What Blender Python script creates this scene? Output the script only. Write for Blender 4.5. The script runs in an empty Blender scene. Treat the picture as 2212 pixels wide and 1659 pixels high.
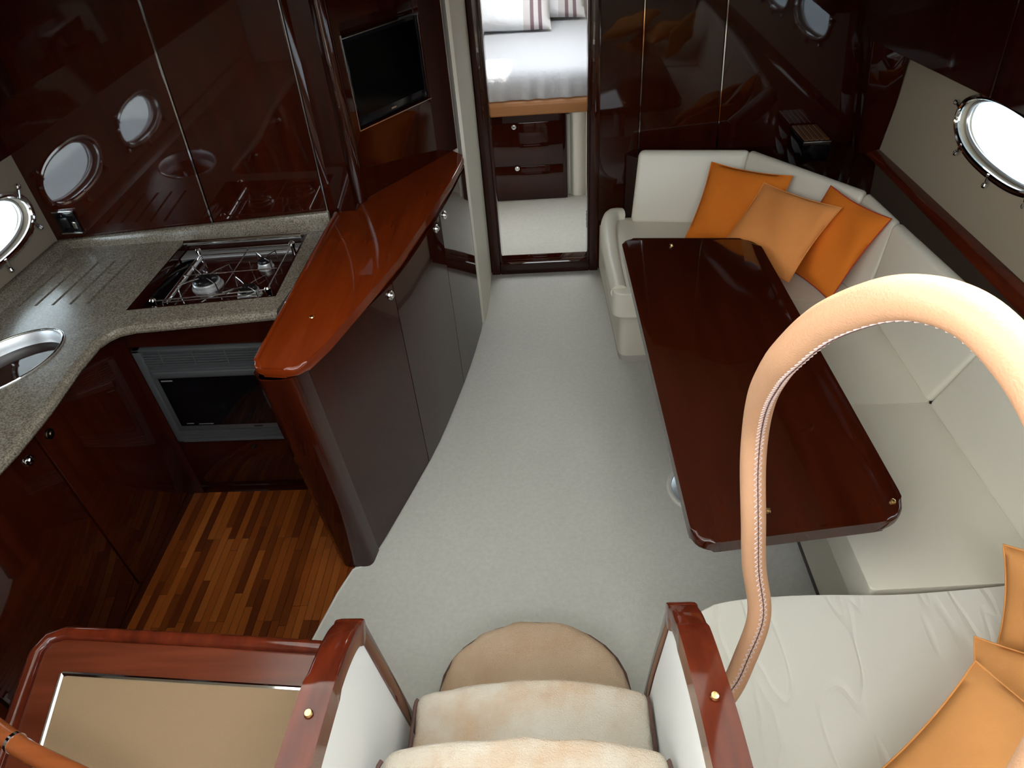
import bpy, bmesh, math, random
from mathutils import Vector, Matrix
random.seed(7)
S = bpy.context.scene
COL = S.collection
R_ = math.radians

# ---------------------------------------------------------------- camera
F_PX = 1469.1
def cam_axes(p, y, r):
    cp, sp = math.cos(p), math.sin(p)
    Rz = Matrix.Rotation(y, 3, 'Z')
    f = Rz @ Vector((0, cp, -sp)); rt = Rz @ Vector((1, 0, 0)); dn = Rz @ Vector((0, -sp, -cp))
    c, s = math.cos(r), math.sin(r)
    return c*rt + s*dn, -s*rt + c*dn, f
rt, dn, fw = cam_axes(R_(39.5), R_(4.44), R_(4.98))
cd = bpy.data.cameras.new('camera'); cam = bpy.data.objects.new('camera', cd); COL.objects.link(cam)
cam.matrix_world = Matrix(((rt.x, -dn.x, -fw.x, 0), (rt.y, -dn.y, -fw.y, 0), (rt.z, -dn.z, -fw.z, 2.2), (0, 0, 0, 1)))
cd.sensor_fit = 'HORIZONTAL'; cd.sensor_width = 36; cd.lens = 36*F_PX/2212; cd.clip_start = .02
S.camera = cam

# ---------------------------------------------------------------- world, sun, daylight openings, exposure
w = bpy.data.worlds.new('sky'); S.world = w; w.use_nodes = True
bg = w.node_tree.nodes['Background']; bg.inputs[0].default_value = (.90, .96, 1.0, 1); bg.inputs[1].default_value = 1.0
sl = bpy.data.lights.new('sun', 'SUN'); sl.energy = 1.5; sl.angle = R_(1.0); sl.color = (1, .95, .86)
sun = bpy.data.objects.new('sun', sl); COL.objects.link(sun); sun.location = (3, -2, 6)
sun.rotation_euler = Vector((-.50, -.40, -.75)).to_track_quat('-Z', 'Y').to_euler()
def portal(name, cx, cy, z, sx, sy):
    l = bpy.data.lights.new(name, 'AREA'); l.shape = 'RECTANGLE'; l.size = sx; l.size_y = sy; l.cycles.is_portal = True
    o = bpy.data.objects.new(name, l); COL.objects.link(o); o.location = (cx, cy, z)
portal('companionway_portal', -.19, .57, 2.03, 2.05, 2.3)
portal('cabin_hatch_portal', .025, 5.15, 2.03, 1.1, 1.15)
S.view_settings.view_transform = 'Standard'; S.view_settings.look = 'None'
S.view_settings.gamma = 1; S.view_settings.use_curve_mapping = False
S.view_settings.exposure = 3.15
S.cycles.use_denoising = True
S.cycles.max_bounces = 10; S.cycles.diffuse_bounces = 6; S.cycles.glossy_bounces = 5
S.cycles.sample_clamp_indirect = 6
S.cycles.caustics_reflective = False; S.cycles.caustics_refractive = False

# ---------------------------------------------------------------- materials
def new_mat(name):
    m = bpy.data.materials.new(name); m.use_nodes = True
    nt = m.node_tree; return m, nt, nt.nodes['Principled BSDF']
def add(nt, t, **kw):
    n = nt.nodes.new(t)
    for k, v in kw.items(): setattr(n, k, v)
    return n
def ramp(nt, fac, stops):
    r = add(nt, 'ShaderNodeValToRGB'); e = r.color_ramp.elements
    while len(e) < len(stops): e.new(.5)
    for el, (p, c) in zip(e, stops): el.position = p; el.color = (*c, 1)
    nt.links.new(fac, r.inputs[0]); return r.outputs[0]
def noise(nt, scale, detail=4, rough=.5, stretch=None, coord='Object'):
    tc = add(nt, 'ShaderNodeTexCoord'); mp = add(nt, 'ShaderNodeMapping')
    if stretch: mp.inputs['Scale'].default_value = stretch
    nt.links.new(tc.outputs[coord], mp.inputs[0])
    n = add(nt, 'ShaderNodeTexNoise'); n.inputs['Scale'].default_value = scale
    n.inputs['Detail'].default_value = detail; n.inputs['Roughness'].default_value = rough
    nt.links.new(mp.outputs[0], n.inputs['Vector']); return n.outputs['Fac']
def bump(nt, b, h, strength, dist=.01):
    n = add(nt, 'ShaderNodeBump'); n.inputs['Strength'].default_value = strength; n.inputs['Distance'].default_value = dist
    nt.links.new(h, n.inputs['Height']); nt.links.new(n.outputs[0], b.inputs['Normal'])
def simple(name, c, rough=.5, metal=0, bumps=None, spec=None, var=None):
    m, nt, b = new_mat(name)
    b.inputs['Base Color'].default_value = (*c, 1); b.inputs['Roughness'].default_value = rough; b.inputs['Metallic'].default_value = metal
    if spec is not None: b.inputs['Specular IOR Level'].default_value = spec
    if bumps: bump(nt, b, noise(nt, bumps[0], 3), bumps[1], bumps[2])
    if var:
        c2 = tuple(x*(1-var[1]) for x in c)
        nt.links.new(ramp(nt, noise(nt, var[0], 5, .6), [(.3, c2), (.7, c)]), b.inputs['Base Color'])
    return m
def wood(name, dark, light, stretch=(9, 9, .6), rough=.07, scale=3):
    m, nt, b = new_mat(name)
    col = ramp(nt, noise(nt, scale, 3.5, .55, stretch), [(.28, dark), (.72, light)])
    nt.links.new(col, b.inputs['Base Color']); b.inputs['Roughness'].default_value = rough
    b.inputs['IOR'].default_value = 1.5
    return m
M = {}
M['wall_wood'] = wood('varnished_cherry_panel', (.017, .0024, .0009), (.033, .0047, .0014), rough=.035)
M['wall_wood_x'] = wood('varnished_cherry_horizontal', (.012, .0019, .0008), (.026, .0040, .0014), (1, 9, 9), .035)
M['dark_wood'] = wood('varnished_dark_cherry', (.011, .0020, .0012), (.026, .0044, .002), rough=.05)
M['island_wood'] = wood('varnished_bright_cherry', (.115, .0145, .0022), (.165, .023, .0034), (9, .8, 9), .06)
M['cap_wood'] = wood('varnished_red_cherry', (.055, .0075, .003), (.12, .018, .006), (9, .8, 9), .07)
M['table_wood'] = wood('varnished_mahogany_table', (.024, .0034, .0011), (.046, .0066, .0020), (7, .5, 7), .05, 2.2)
M['console_wood'] = wood('satin_cherry', (.075, .015, .006), (.125, .027, .011), (.8, 9, 9), .22)
M['orange_wood'] = wood('orange_cherry_rail', (.20, .05, .012), (.30, .08, .022), (1, 9, 9), .2)  # orange-toned cherry of the grab rail
M['chrome'] = simple('chrome', (.82, .83, .84), .06, 1)
M['steel'] = simple('brushed_steel', (.62, .63, .64), .2, 1)
M['mirror_steel'] = simple('polished_steel', (.80, .81, .83), .42, 1)
M['brass'] = simple('brass', (.85, .62, .28), .2, 1)
M['silver_plastic'] = simple('silver_plastic', (.085, .088, .092), .4, .4)
M['black'] = simple('black_enamel', (.006, .006, .007), .25)
M['black_glass'] = simple('black_glass', (.002, .002, .003), .05)
M['screen'] = simple('television_screen', (.001, .001, .0012), .12, spec=.15)
M['bezel'] = simple('television_bezel', (.006, .006, .008), .12)
M['carpet'] = simple('cream_carpet', (.60, .585, .53), .95, 0, (420, .55, .004), .1, (60, .10))
M['carpet_edge'] = simple('carpet_binding', (.62, .60, .55), .9)
M['cream_vinyl'] = simple('cream_headliner_vinyl', (.66, .62, .53), .55, 0, (300, .1, .002))
M['taupe_lining'] = simple('taupe_hull_lining', (.41, .335, .24), .8, 0, (500, .25, .002))
M['dark_lining'] = simple('brown_hull_lining', (.19, .155, .115), .8, 0, (500, .25, .002))
M['water'] = simple('harbour_water', (.045, .060, .072), .08, 0, (3, .25, .05))
M['concrete'] = simple('pale_concrete', (.72, .71, .70), .9, 0, (20, .2, .01))
M['leather'] = simple('ivory_leather', (.71, .668, .56), .42, 0, (260, .10, .003))
M['leather_base'] = simple('ivory_leather_base', (.62, .58, .48), .5, 0, (260, .10, .003))
M['tan_leather'] = simple('tan_leather', (.50, .27, .15), .45, 0, (330, .35, .0025))
M['stitch'] = simple('mauve_thread', (.55, .42, .40), .7)
M['bed_trim'] = simple('caramel_leather', (.36, .15, .05), .45, 0, (300, .1, .002))
M['orange'] = simple('orange_cotton', (.78, .205, .022), .9, 0, (520, .3, .002), .1, (6, .12))
M['apricot'] = simple('apricot_cotton', (.80, .30, .085), .9, 0, (520, .3, .002), .1, (6, .10))
M['red_piping'] = simple('red_piping', (.42, .03, .015), .7)
M['white_panel'] = simple('white_vinyl_panel', (.82, .83, .82), .5, 0, (300, .08, .002))
M['sheet'] = simple('white_cotton_sheet', (.78, .78, .80), .85, 0, (40, .25, .01))
M['wire'] = simple('wire_chrome', (.7, .7, .7), .18, 1)
M['pad'] = simple('beige_leatherette_pad', (.235, .15, .08), .7, 0, (420, .3, .002))
M['burner_steel'] = simple('burner_alloy', (.55, .55, .55), .4, .7)
M['overlit_orange'] = simple('overlit_orange_cotton', (.74, .33, .11), .9, 0, (520, .3, .002), .1, (6, .10))  # lightened orange cotton: strong daylight painted into the near cushions' colour
M['knob_dark'] = simple('dark_bronze', (.10, .07, .05), .3, 1)
M['plinth'] = simple('grey_plinth', (.42, .38, .34), .8)
M['brown_piping'] = simple('brown_binding', (.10, .050, .040), .8)
M['ring_blue'] = simple('brushed_floor_plate', (.55, .62, .68), .35, .8)
M['slat'] = simple('brown_slat', (.16, .065, .025), .3)
M['groove_shade'] = simple('shaded_groove', (.035, .028, .022), .8)  # shadow inside the drainer grooves, painted as a dark colour
m, nt, b = new_mat('creased_ivory_leather'); M['leather_creased'] = m
b.inputs['Base Color'].default_value = (.73, .705, .63, 1); b.inputs['Roughness'].default_value = .42
tc = add(nt, 'ShaderNodeTexCoord'); mp = add(nt, 'ShaderNodeMapping'); mp.inputs['Rotation'].default_value = (0, 0, R_(32)); mp.inputs['Scale'].default_value = (5.5, 1.3, 1)
nt.links.new(tc.outputs['Object'], mp.inputs[0]); nz = add(nt, 'ShaderNodeTexNoise'); nz.inputs['Scale'].default_value = 1.6; nz.inputs['Detail'].default_value = 1.5
nt.links.new(mp.outputs[0], nz.inputs['Vector'])
h_ = ramp(nt, nz.outputs['Fac'], [(.38, (1, 1, 1)), (.47, (.85, .85, .85)), (.50, (.1, .1, .1)), (.53, (.85, .85, .85)), (.62, (1, 1, 1))])
bump(nt, b, h_, .35, .012)
# granite worktop
m, nt, b = new_mat('speckled_granite'); M['granite'] = m
c1 = ramp(nt, noise(nt, 190, 3, .7), [(.32, (.06, .048, .036)), (.5, (.19, .165, .13)), (.68, (.33, .29, .235))])
c2 = ramp(nt, noise(nt, 14, 3, .6), [(.3, (.82, .80, .76)), (.7, (1, 1, 1))])
mx = add(nt, 'ShaderNodeMix', data_type='RGBA', blend_type='MULTIPLY'); mx.inputs[0].default_value = 1
nt.links.new(c1, mx.inputs[6]); nt.links.new(c2, mx.inputs[7]); nt.links.new(mx.outputs[2], b.inputs['Base Color'])
b.inputs['Roughness'].default_value = .24
# parquet: each strip its own tone
m, nt, b = new_mat('teak_parquet_strip'); M['plank'] = m
oi = add(nt, 'ShaderNodeObjectInfo')
t1 = ramp(nt, oi.outputs['Random'], [(0, (.075, .014, .0025)), (.35, (.16, .036, .005)), (.7, (.22, .055, .008)), (1, (.28, .080, .014))])
t2 = ramp(nt, noise(nt, 30, 5, .6, (14, 1, 1)), [(.3, (.72, .68, .62)), (.7, (1, 1, 1))])
mx = add(nt, 'ShaderNodeMix', data_type='RGBA', blend_type='MULTIPLY'); mx.inputs[0].default_value = 1
nt.links.new(t1, mx.inputs[6]); nt.links.new(t2, mx.inputs[7]); nt.links.new(mx.outputs[2], b.inputs['Base Color'])
b.inputs['Roughness'].default_value = .28
# terry cover: cream pile with tan tinge in patches
m, nt, b = new_mat('terry_step_cover'); M['terry'] = m
cc = ramp(nt, noise(nt, 4.5, 4, .6), [(.34, (.66, .47, .32)), (.52, (.74, .64, .52)), (.7, (.80, .74, .64))])
nt.links.new(cc, b.inputs['Base Color']); b.inputs['Roughness'].default_value = 1; b.inputs['Specular IOR Level'].default_value = .05
bump(nt, b, noise(nt, 260, 3, .7), .9, .006)
m, nt, b = new_mat('tan_terry_step_cover'); M['terry_tan'] = m
cc = ramp(nt, noise(nt, 5, 4, .6), [(.3, (.55, .37, .235)), (.7, (.66, .49, .345))])
nt.links.new(cc, b.inputs['Base Color']); b.inputs['Roughness'].default_value = 1; b.inputs['Specular IOR Level'].default_value = .05
bump(nt, b, noise(nt, 260, 3, .7), .9, .006)
# clear porthole glazing
m = bpy.data.materials.new('porthole_glass'); m.use_nodes = True; nt = m.node_tree; nt.nodes.clear(); M['pane'] = m
out = add(nt, 'ShaderNodeOutputMaterial'); tr = add(nt, 'ShaderNodeBsdfTransparent'); gl = add(nt, 'ShaderNodeBsdfGlossy'); ms = add(nt, 'ShaderNodeMixShader')
tr.inputs[0].default_value = (.86, .92, .95, 1); gl.inputs['Roughness'].default_value = .02; ms.inputs[0].default_value = .08
nt.links.new(tr.outputs[0], ms.inputs[1]); nt.links.new(gl.outputs[0], ms.inputs[2]); nt.links.new(ms.outputs[0], out.inputs[0])
# pillow case with printed cuff: grey band and two mauve stripes
m, nt, b = new_mat('striped_pillow_case'); M['pillow'] = m
tc = add(nt, 'ShaderNodeTexCoord'); sx = add(nt, 'ShaderNodeSeparateXYZ'); nt.links.new(tc.outputs['UV'], sx.inputs[0])
r = add(nt, 'ShaderNodeValToRGB'); r.color_ramp.interpolation = 'CONSTANT'; e = r.color_ramp.elements
st = [(0, (.74, .74, .77)), (.70, (.58, .54, .55)), (.775, (.20, .13, .15)), (.815, (.58, .54, .55)), (.865, (.20, .13, .15)), (.905, (.60, .57, .58))]
while len(e) < len(st): e.new(.5)
for el, (p, c) in zip(e, st): el.position = p; el.color = (*c, 1)
nt.links.new(sx.outputs[0], r.inputs[0]); nt.links.new(r.outputs[0], b.inputs['Base Color']); b.inputs['Roughness'].default_value = .85
bump(nt, b, noise(nt, 16, 3), .4, .02)

# ---------------------------------------------------------------- mesh helpers
def wloc(o):
    v = Vector((0, 0, 0))
    while o: v += o.location; o = o.parent
    return v
def tag(o, label=None, cat=None, group=None, kind=None):
    if label: o['label'] = label
    if cat: o['category'] = cat
    if group: o['group'] = group
    if kind: o['kind'] = kind
    return o
def thing(name, label, cat, loc=(0, 0, 0), group=None, kind=None):
    o = bpy.data.objects.new(name, None); COL.objects.link(o); o.location = loc; o.empty_display_size = .05
    return tag(o, label, cat, group, kind)
def obj(name, bm, mat, parent=None, smooth=35):
    bmesh.ops.recalc_face_normals(bm, faces=bm.faces[:])
    if parent: off = wloc(parent)
    else:
        lo = Vector((min(v.co[i] for v in bm.verts) for i in range(3))); hi = Vector((max(v.co[i] for v in bm.verts) for i in range(3)))
        off = Vector(((lo.x+hi.x)/2, (lo.y+hi.y)/2, lo.z))
    bmesh.ops.translate(bm, verts=bm.verts[:], vec=-off)
    me = bpy.data.meshes.new(name); bm.to_mesh(me); bm.free()
    if smooth:
        for p in me.polygons: p.use_smooth = True
        me.set_sharp_from_angle(angle=R_(smooth))
    me.materials.append(M[mat] if isinstance(mat, str) else mat)
    o = bpy.data.objects.new(name, me); COL.objects.link(o)
    if parent: o.parent = parent
    else: o.location = off
    return o
def struct(name, bm, mat, **k): return tag(obj(name, bm, mat, **k), kind='structure')
def bev(bm, off, seg=2, edges=None):
    if off > 0: bmesh.ops.bevel(bm, geom=edges or bm.edges[:], offset=off, offset_type='OFFSET', segments=seg, profile=.5, affect='EDGES', clamp_overlap=True)
    return bm
def join(*bms):
    out = bms[0]
    for b2 in bms[1:]:
        me = bpy.data.meshes.new('tmp'); b2.to_mesh(me); b2.free(); out.from_mesh(me); bpy.data.meshes.remove(me)
    return out
def hexa(p, off=0, seg=2):
    """8 corners: bottom ring 0-3, top ring 4-7"""
    bm = bmesh.new(); v = [bm.verts.new(q) for q in p]
    for f in ((3, 2, 1, 0), (4, 5, 6, 7), (0, 1, 5, 4), (1, 2, 6, 5), (2, 3, 7, 6), (3, 0, 4, 7)): bm.faces.new([v[i] for i in f])
    return bev(bm, off, seg)
def box(x0, x1, y0, y1, z0, z1, off=0, seg=2):
    return hexa([(x0, y0, z0), (x1, y0, z0), (x1, y1, z0), (x0, y1, z0), (x0, y0, z1), (x1, y0, z1), (x1, y1, z1), (x0, y1, z1)], off, seg)
def prism(poly, z0, z1, off=0, seg=2, topoff=None):
    bm = bmesh.new(); n = len(poly)
    zz = lambda z, p: z(p) if callable(z) else z
    a = [bm.verts.new((p[0], p[1], zz(z0, p))) for p in poly]; c = [bm.verts.new((p[0], p[1], zz(z1, p))) for p in poly]
    bm.faces.new(a[::-1]); bm.faces.new(c)
    for i in range(n): bm.faces.new((a[i], a[(i+1) % n], c[(i+1) % n], c[i]))
    if topoff:
        es = [e for e in bm.edges if all(v in c for v in e.verts)]
        return bev(bm, topoff, seg, es)
    if off:
        es = [e for e in bm.edges if (e.verts[0] in a) == (e.verts[1] in a)]
        return bev(bm, off, seg, es)
    return bm
def rounded(poly, r, n=5):
    """round the corners of a 2-D polygon; r a number or one per corner"""
    out = []; N = len(poly)
    for i in range(N):
        p = Vector(poly[i]); a = Vector(poly[i-1]); c = Vector(poly[(i+1) % N]); ri = r[i] if hasattr(r, '__len__') else r
        if ri <= 0: out.append(tuple(p)); continue
        d1 = (a-p); d2 = (c-p); l = min(ri, d1.length*.48, d2.length*.48); s = p+d1.normalized()*l; e = p+d2.normalized()*l
        for k in range(n+1):
            t = k/n; q = s*(1-t)**2+p*2*t*(1-t)+e*t*t; out.append(tuple(q))
    return out
def frame_from(axis):
    a = Vector(axis).normalized(); u = a.orthogonal().normalized(); return u, a.cross(u), a
def lathe(prof, n=24, at=(0, 0, 0), axis=(0, 0, 1)):
    """profile of (radius, height) turned about an axis"""
    u, v, a = frame_from(axis); at = Vector(at); bm = bmesh.new(); rows = []
    for r, h in prof:
        if r < 1e-5: rows.append([bm.verts.new(at+a*h)])
        else: rows.append([bm.verts.new(at+a*h+(u*math.cos(2*math.pi*i/n)+v*math.sin(2*math.pi*i/n))*r) for i in range(n)])
    for p, q in zip(rows, rows[1:]):
        for i in range(n):
            j = (i+1) % n
            if len(p) == 1 and len(q) == 1: continue
            if len(p) == 1: bm.faces.new((p[0], q[i], q[j]))
            elif len(q) == 1: bm.faces.new((p[i], p[j], q[0]))
            else: bm.faces.new((p[i], p[j], q[j], q[i]))
    return bm
def catmull(pts, k=8, closed=False):
    P = [Vector(p) for p in pts]; n = len(P); out = []
    for i in range(n if closed else n-1):
        a, b_, c, d = (P[(i-1) % n], P[i], P[(i+1) % n], P[(i+2) % n]) if closed else (P[max(i-1, 0)], P[i], P[i+1], P[min(i+2, n-1)])
        for j in range(k):
            t = j/k; out.append(.5*((2*b_)+(c-a)*t+(2*a-5*b_+4*c-d)*t*t+(3*b_-a-3*c+d)*t**3))
    if not closed: out.append(P[-1])
    return out
def tube(path, r, n=8, closed=False, caps=True):
    P = [Vector(p) for p in path]; N = len(P); bm = bmesh.new(); rows = []; u = None
    for i in range(N):
        if closed: t = (P[(i+1) % N]-P[i-1]).normalized()
        else: t = (P[min(i+1, N-1)]-P[max(i-1, 0)]).normalized()
        if u is None: u = t.orthogonal().normalized()
        else: u = (u-t*u.dot(t)).normalized()
        v = t.cross(u); ri = r(i/(N-1)) if callable(r) else r
        rows.append([bm.verts.new(P[i]+(u*math.cos(2*math.pi*k/n)+v*math.sin(2*math.pi*k/n))*ri) for k in range(n)])
    for i in range(N if closed else N-1):
        p, q = rows[i], rows[(i+1) % N]
        for k in range(n): bm.faces.new((p[k], p[(k+1) % n], q[(k+1) % n], q[k]))
    if caps and not closed: bm.faces.new(rows[0][::-1]); bm.faces.new(rows[-1])
    return bm
def sweep_strip(pts, wid, x0, x1, off=.006, side=1):
    """band of width wid (inward) along a polyline in the y-z plane, between x0 and x1"""
    P = [Vector(p) for p in pts]; bm = bmesh.new(); rows = []
    for i, p in enumerate(P):
        t = (P[min(i+1, len(P)-1)]-P[max(i-1, 0)]).normalized(); nrm = Vector((-t.y, t.x))*side
        if 0 < i < len(P)-1:
            t1 = (P[i]-P[i-1]).normalized(); cosh = max(.5, abs(Vector((-t1.y, t1.x)).dot(nrm*side))); q = p+nrm*wid/cosh
        else: q = p+nrm*wid
        rows.append([bm.verts.new((x, a.x, a.y)) for x, a in ((x0, p), (x1, p), (x1, q), (x0, q))])
    for a, c in zip(rows, rows[1:]):
        for k in range(4): bm.faces.new((a[k], a[(k+1) % 4], c[(k+1) % 4], c[k]))
    bm.faces.new(rows[0][::-1]); bm.faces.new(rows[-1])
    if off:
        es = [e for e in bm.edges if not any(e.verts[0] in r_ and e.verts[1] in r_ for r_ in rows)]
        bev(bm, off, 2, es)
    return bm
def plate(outer, holes, fn, thick):
    """flat plate with holes; fn maps (u, v, depth) to a point"""
    bm = bmesh.new(); edges = []; 
    for loop in [outer]+holes:
        vs = [bm.verts.new(fn(u, v, 0)) for u, v in loop]
        edges += [bm.edges.new((vs[i], vs[(i+1) % len(vs)])) for i in range(len(vs))]
    bmesh.ops.triangle_fill(bm, use_beauty=True, use_dissolve=False, edges=edges)
    d = Vector(fn(0, 0, thick))-Vector(fn(0, 0, 0))
    g = bmesh.ops.extrude_face_region(bm, geom=bm.faces[:])
    bmesh.ops.translate(bm, verts=[v for v in g['geom'] if isinstance(v, bmesh.types.BMVert)], vec=d)
    return bm
def ellipse(cx, cy, a, b_, n=40, p=2.0):
    o = []
    for i in range(n):
        t = 2*math.pi*i/n; c, s = math.cos(t), math.sin(t)
        o.append((cx+a*math.copysign(abs(c)**(2/p), c), cy+b_*math.copysign(abs(s)**(2/p), s)))
    return o
def cushion_mesh(w_, h_, t_, seed=0, pinch=.07, uv=False, n=18):
    bm = bmesh.new(); rnd = random.Random(seed); ph = [rnd.uniform(0, 6.3) for _ in range(6)]; rows = {}
    uvl = bm.loops.layers.uv.new('UV') if uv else None
    for sgn in (1, -1):
        for i in range(n+1):
            for j in range(n+1):
                u, v = 2*i/n-1, 2*j/n-1
                edge = i in (0, n) or j in (0, n)
                if sgn == -1 and edge: rows[sgn, i, j] = rows[1, i, j]; continue
                x = w_/2*u*(1-pinch*(1-v*v)*abs(u)); y = h_/2*v*(1-pinch*(1-u*u)*abs(v))
                z = t_/2*((1-u**2)*(1-v**2))**.42
                z *= 1+.07*math.sin(3*u+ph[0])*math.sin(2.5*v+ph[1])
                z += .012*math.sin(5*u+ph[2]+3*v)*((1-u*u)*(1-v*v))**.5*sgn
                rows[sgn, i, j] = bm.verts.new((x, y, sgn*z))
    for sgn in (1, -1):
        for i in range(n):
            for j in range(n):
                q = [rows[sgn, i, j], rows[sgn, i+1, j], rows[sgn, i+1, j+1], rows[sgn, i, j+1]]
                ij = [(i, j), (i+1, j), (i+1, j+1), (i, j+1)]
                if sgn < 0: q.reverse(); ij.reverse()
                f = bm.faces.new(q)
                if uv:
                    for l, (a, c) in zip(f.loops, ij): l[uvl].uv = (a/n, c/n)
    return bm
def orient(bm, c, ax, ay):
    """place a mesh built about the origin: centre c, local x towards ax, local y towards ay"""
    x = Vector(ax).normalized(); y = Vector(ay); y = (y-x*y.dot(x)).normalized(); z = x.cross(y)
    mt = Matrix(((x.x, y.x, z.x, c[0]), (x.y, y.y, z.y, c[1]), (x.z, y.z, z.z, c[2]), (0, 0, 0, 1)))
    bmesh.ops.transform(bm, matrix=mt, verts=bm.verts[:]); return mt
def lean(bm):
    for v in bm.verts: v.co.x -= .052*(v.co.z/.945)*max(0, min(1, (2.12-v.co.y)/.5))
    return bm
def linked(src, name, parent, loc, rotz=None):
    o = bpy.data.objects.new(name, src.data); COL.objects.link(o); o.parent = parent; o.location = loc
    if rotz is not None: o.rotation_euler.z = rotz
    return o
def knob(parent, at, axis, r=.017, mat='chrome'):
    """push-button latch: turned rose ring with a domed button"""
    a = Vector(axis).normalized(); at = Vector(at)
    k = obj('knob', lathe([(0, -.002), (r, -.002), (r, .003), (r*.9, .006), (r*.66, .006), (r*.62, .003), (0, .003)], 20, at, a), mat, parent)
    obj('button', lathe([(r*.52, .002), (r*.52, .009), (r*.4, .012), (0, .0135)], 16, at, a), mat, k)
    return k

# ================================================================ SETTING
CZ = 2.0   # headroom
carpet_poly = [(-.985, -.6), (-.985, .80), (-.945, 1.02), (-.895, 1.247), (-.84, 1.46), (-.80, 1.565), (-.76, 1.66), (-.72, 2.0), (-.64, 2.40), (-.55, 3.0), (-.50, 3.3), (-.50, 3.80), (1.80, 3.80), (1.80, -.6)]
struct('floor', prism(carpet_poly, -.03, 0, topoff=.006), 'carpet')
tag(obj('trim_1', tube([(-.987, .6, -.002), (-.985, .80, -.002), (-.945, 1.02, -.002), (-.895, 1.247, -.002), (-.84, 1.46, -.002), (-.802, 1.563, -.002), (-.74, 1.592, -.002)], .005, 8), 'carpet_edge'), kind='structure')
struct('floor_bilge', box(-2.2, 1.9, -.7, 6.5, -.14, -.06), 'dark_wood')
fg = struct('floor_galley', prism([(-1.70, -.6), (-.93, -.6), (-.93, 1.02), (-.77, 1.70), (-.77, 2.60), (-1.70, 2.60)], -.05, -.014), 'dark_wood')
# parquet strips, one object each
pw = .030; lens_ = (.20, .26, .32, .38)
base_pl = {}
for L in lens_:
    bm = box(-pw/2+.0006, pw/2-.0006, -L/2+.0006, L/2-.0006, 0, .010, .0008, 1)
    me = bpy.data.meshes.new('plank'); bm.to_mesh(me); bm.free(); me.materials.append(M['plank']); base_pl[L] = me
fo = wloc(fg); ci = 0
x = -1.635
while x < -.82:
    y = 1.99; first = True
    while y > .86:
        L = random.choice(lens_)
        if first: L = random.choice(lens_[:3]); first = False
        cy = y-L/2
        lim = -.80 if cy > 1.5 else -.80-(1.565-cy)*.30
        if x < lim+.03 and cy > .82:
            o = bpy.data.objects.new('plank', base_pl[L]); COL.objects.link(o); o.parent = fg; o.location = Vector((x+.015, cy, -.0138))-fo
        y -= L
    x += pw
# hull side, port: lining plate with two portholes
PORT_L = [(2.28, 1.13), (1.52, 1.11)]
fnL = lambda u, v, d: (-2.10-d, u, v)
struct('wall_left', plate([(-.6, .80), (2.75, .80), (2.75, 1.32), (-.6, 1.32)], [ellipse(c, z, .25, .095, p=2.3) for c, z in PORT_L], fnL, .05), 'dark_lining')
struct('wall_hull_left', join(box(-2.20, -2.10, -.6, 2.75, -.05, .80), box(-2.20, -2.10, -.6, 2.75, 1.32, CZ)), 'dark_wood')
PORT_R = [(2.62, 1.13), (1.78, 1.13), (.94, 1.13)]
fnR = lambda u, v, d: (1.75+d, u, v)
struct('wall_right', plate([(-.6, .66), (3.62, .66), (3.62, 1.45), (-.6, 1.45)], [ellipse(c, z, .335, .118, p=2.3) for c, z in PORT_R], fnR, .05), 'taupe_lining')
struct('wall_hull_right', join(box(1.75, 1.85, -.6, 3.80, -.05, .66), box(1.75, 1.85, -.6, 3.80, 1.45, CZ), box(1.75, 1.85, 3.62, 3.80, .66, 1.45)), 'dark_wood')
def porthole(name, cy, cz, a, b_, fn, nrm, knobs):
    root = thing(name, None, None, fn(cy, cz, 0)); root['kind'] = 'structure'
    ring = [Vector(fn(u, v, -.004)) for u, v in ellipse(cy, cz, a+.012, b_+.012, 64, 2.3)]
    obj('frame', tube(ring, .013, 10, closed=True), 'chrome', root)
    ring2 = [Vector(fn(u, v, .03)) for u, v in ellipse(cy, cz, a-.004, b_-.004, 64, 2.3)]
    obj('inner_rim', tube(ring2, .008, 8, closed=True), 'mirror_steel', root)
    obj('pane', plate(ellipse(cy, cz, a, b_, 48, 2.3), [], lambda u, v, d: fn(u, v, .035+d), .006), 'pane', root)
    for ang in knobs:
        t = R_(ang); c, s = math.cos(t), math.sin(t)
        u, v = cy+(a+.014)*math.copysign(abs(c)**(2/2.3), c), cz+(b_+.014)*math.copysign(abs(s)**(2/2.3), s)
        n2 = Vector(nrm); dr = (Vector(fn(cy+(u-cy)*1.05, cz+(v-cz)*1.3, 0))-Vector(fn(u, v, 0))).normalized()
        p = Vector(fn(u, v, 0)) + n2*.012
        d = obj('catch', tube([p-dr*.012, p+dr*.02], .006, 8), 'chrome', root)
        obj('catch_knob', lathe([(0, -.012), (.009, -.009), (.012, 0), (.009, .009), (0, .012)], 14, p+dr*.034, dr), 'chrome', d)
    return root
wi = 1
for c, z in PORT_L:
    porthole('window_%d' % wi, c, z, .25, .095, fnL, (1, 0, 0), (-30, -90, -150, 30)); wi += 1
for c, z in PORT_R:
    porthole('window_%d' % wi, c, z, .335, .118, fnR, (-1, 0, 0), (8, -48, -90, -132, 172)); wi += 1
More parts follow.
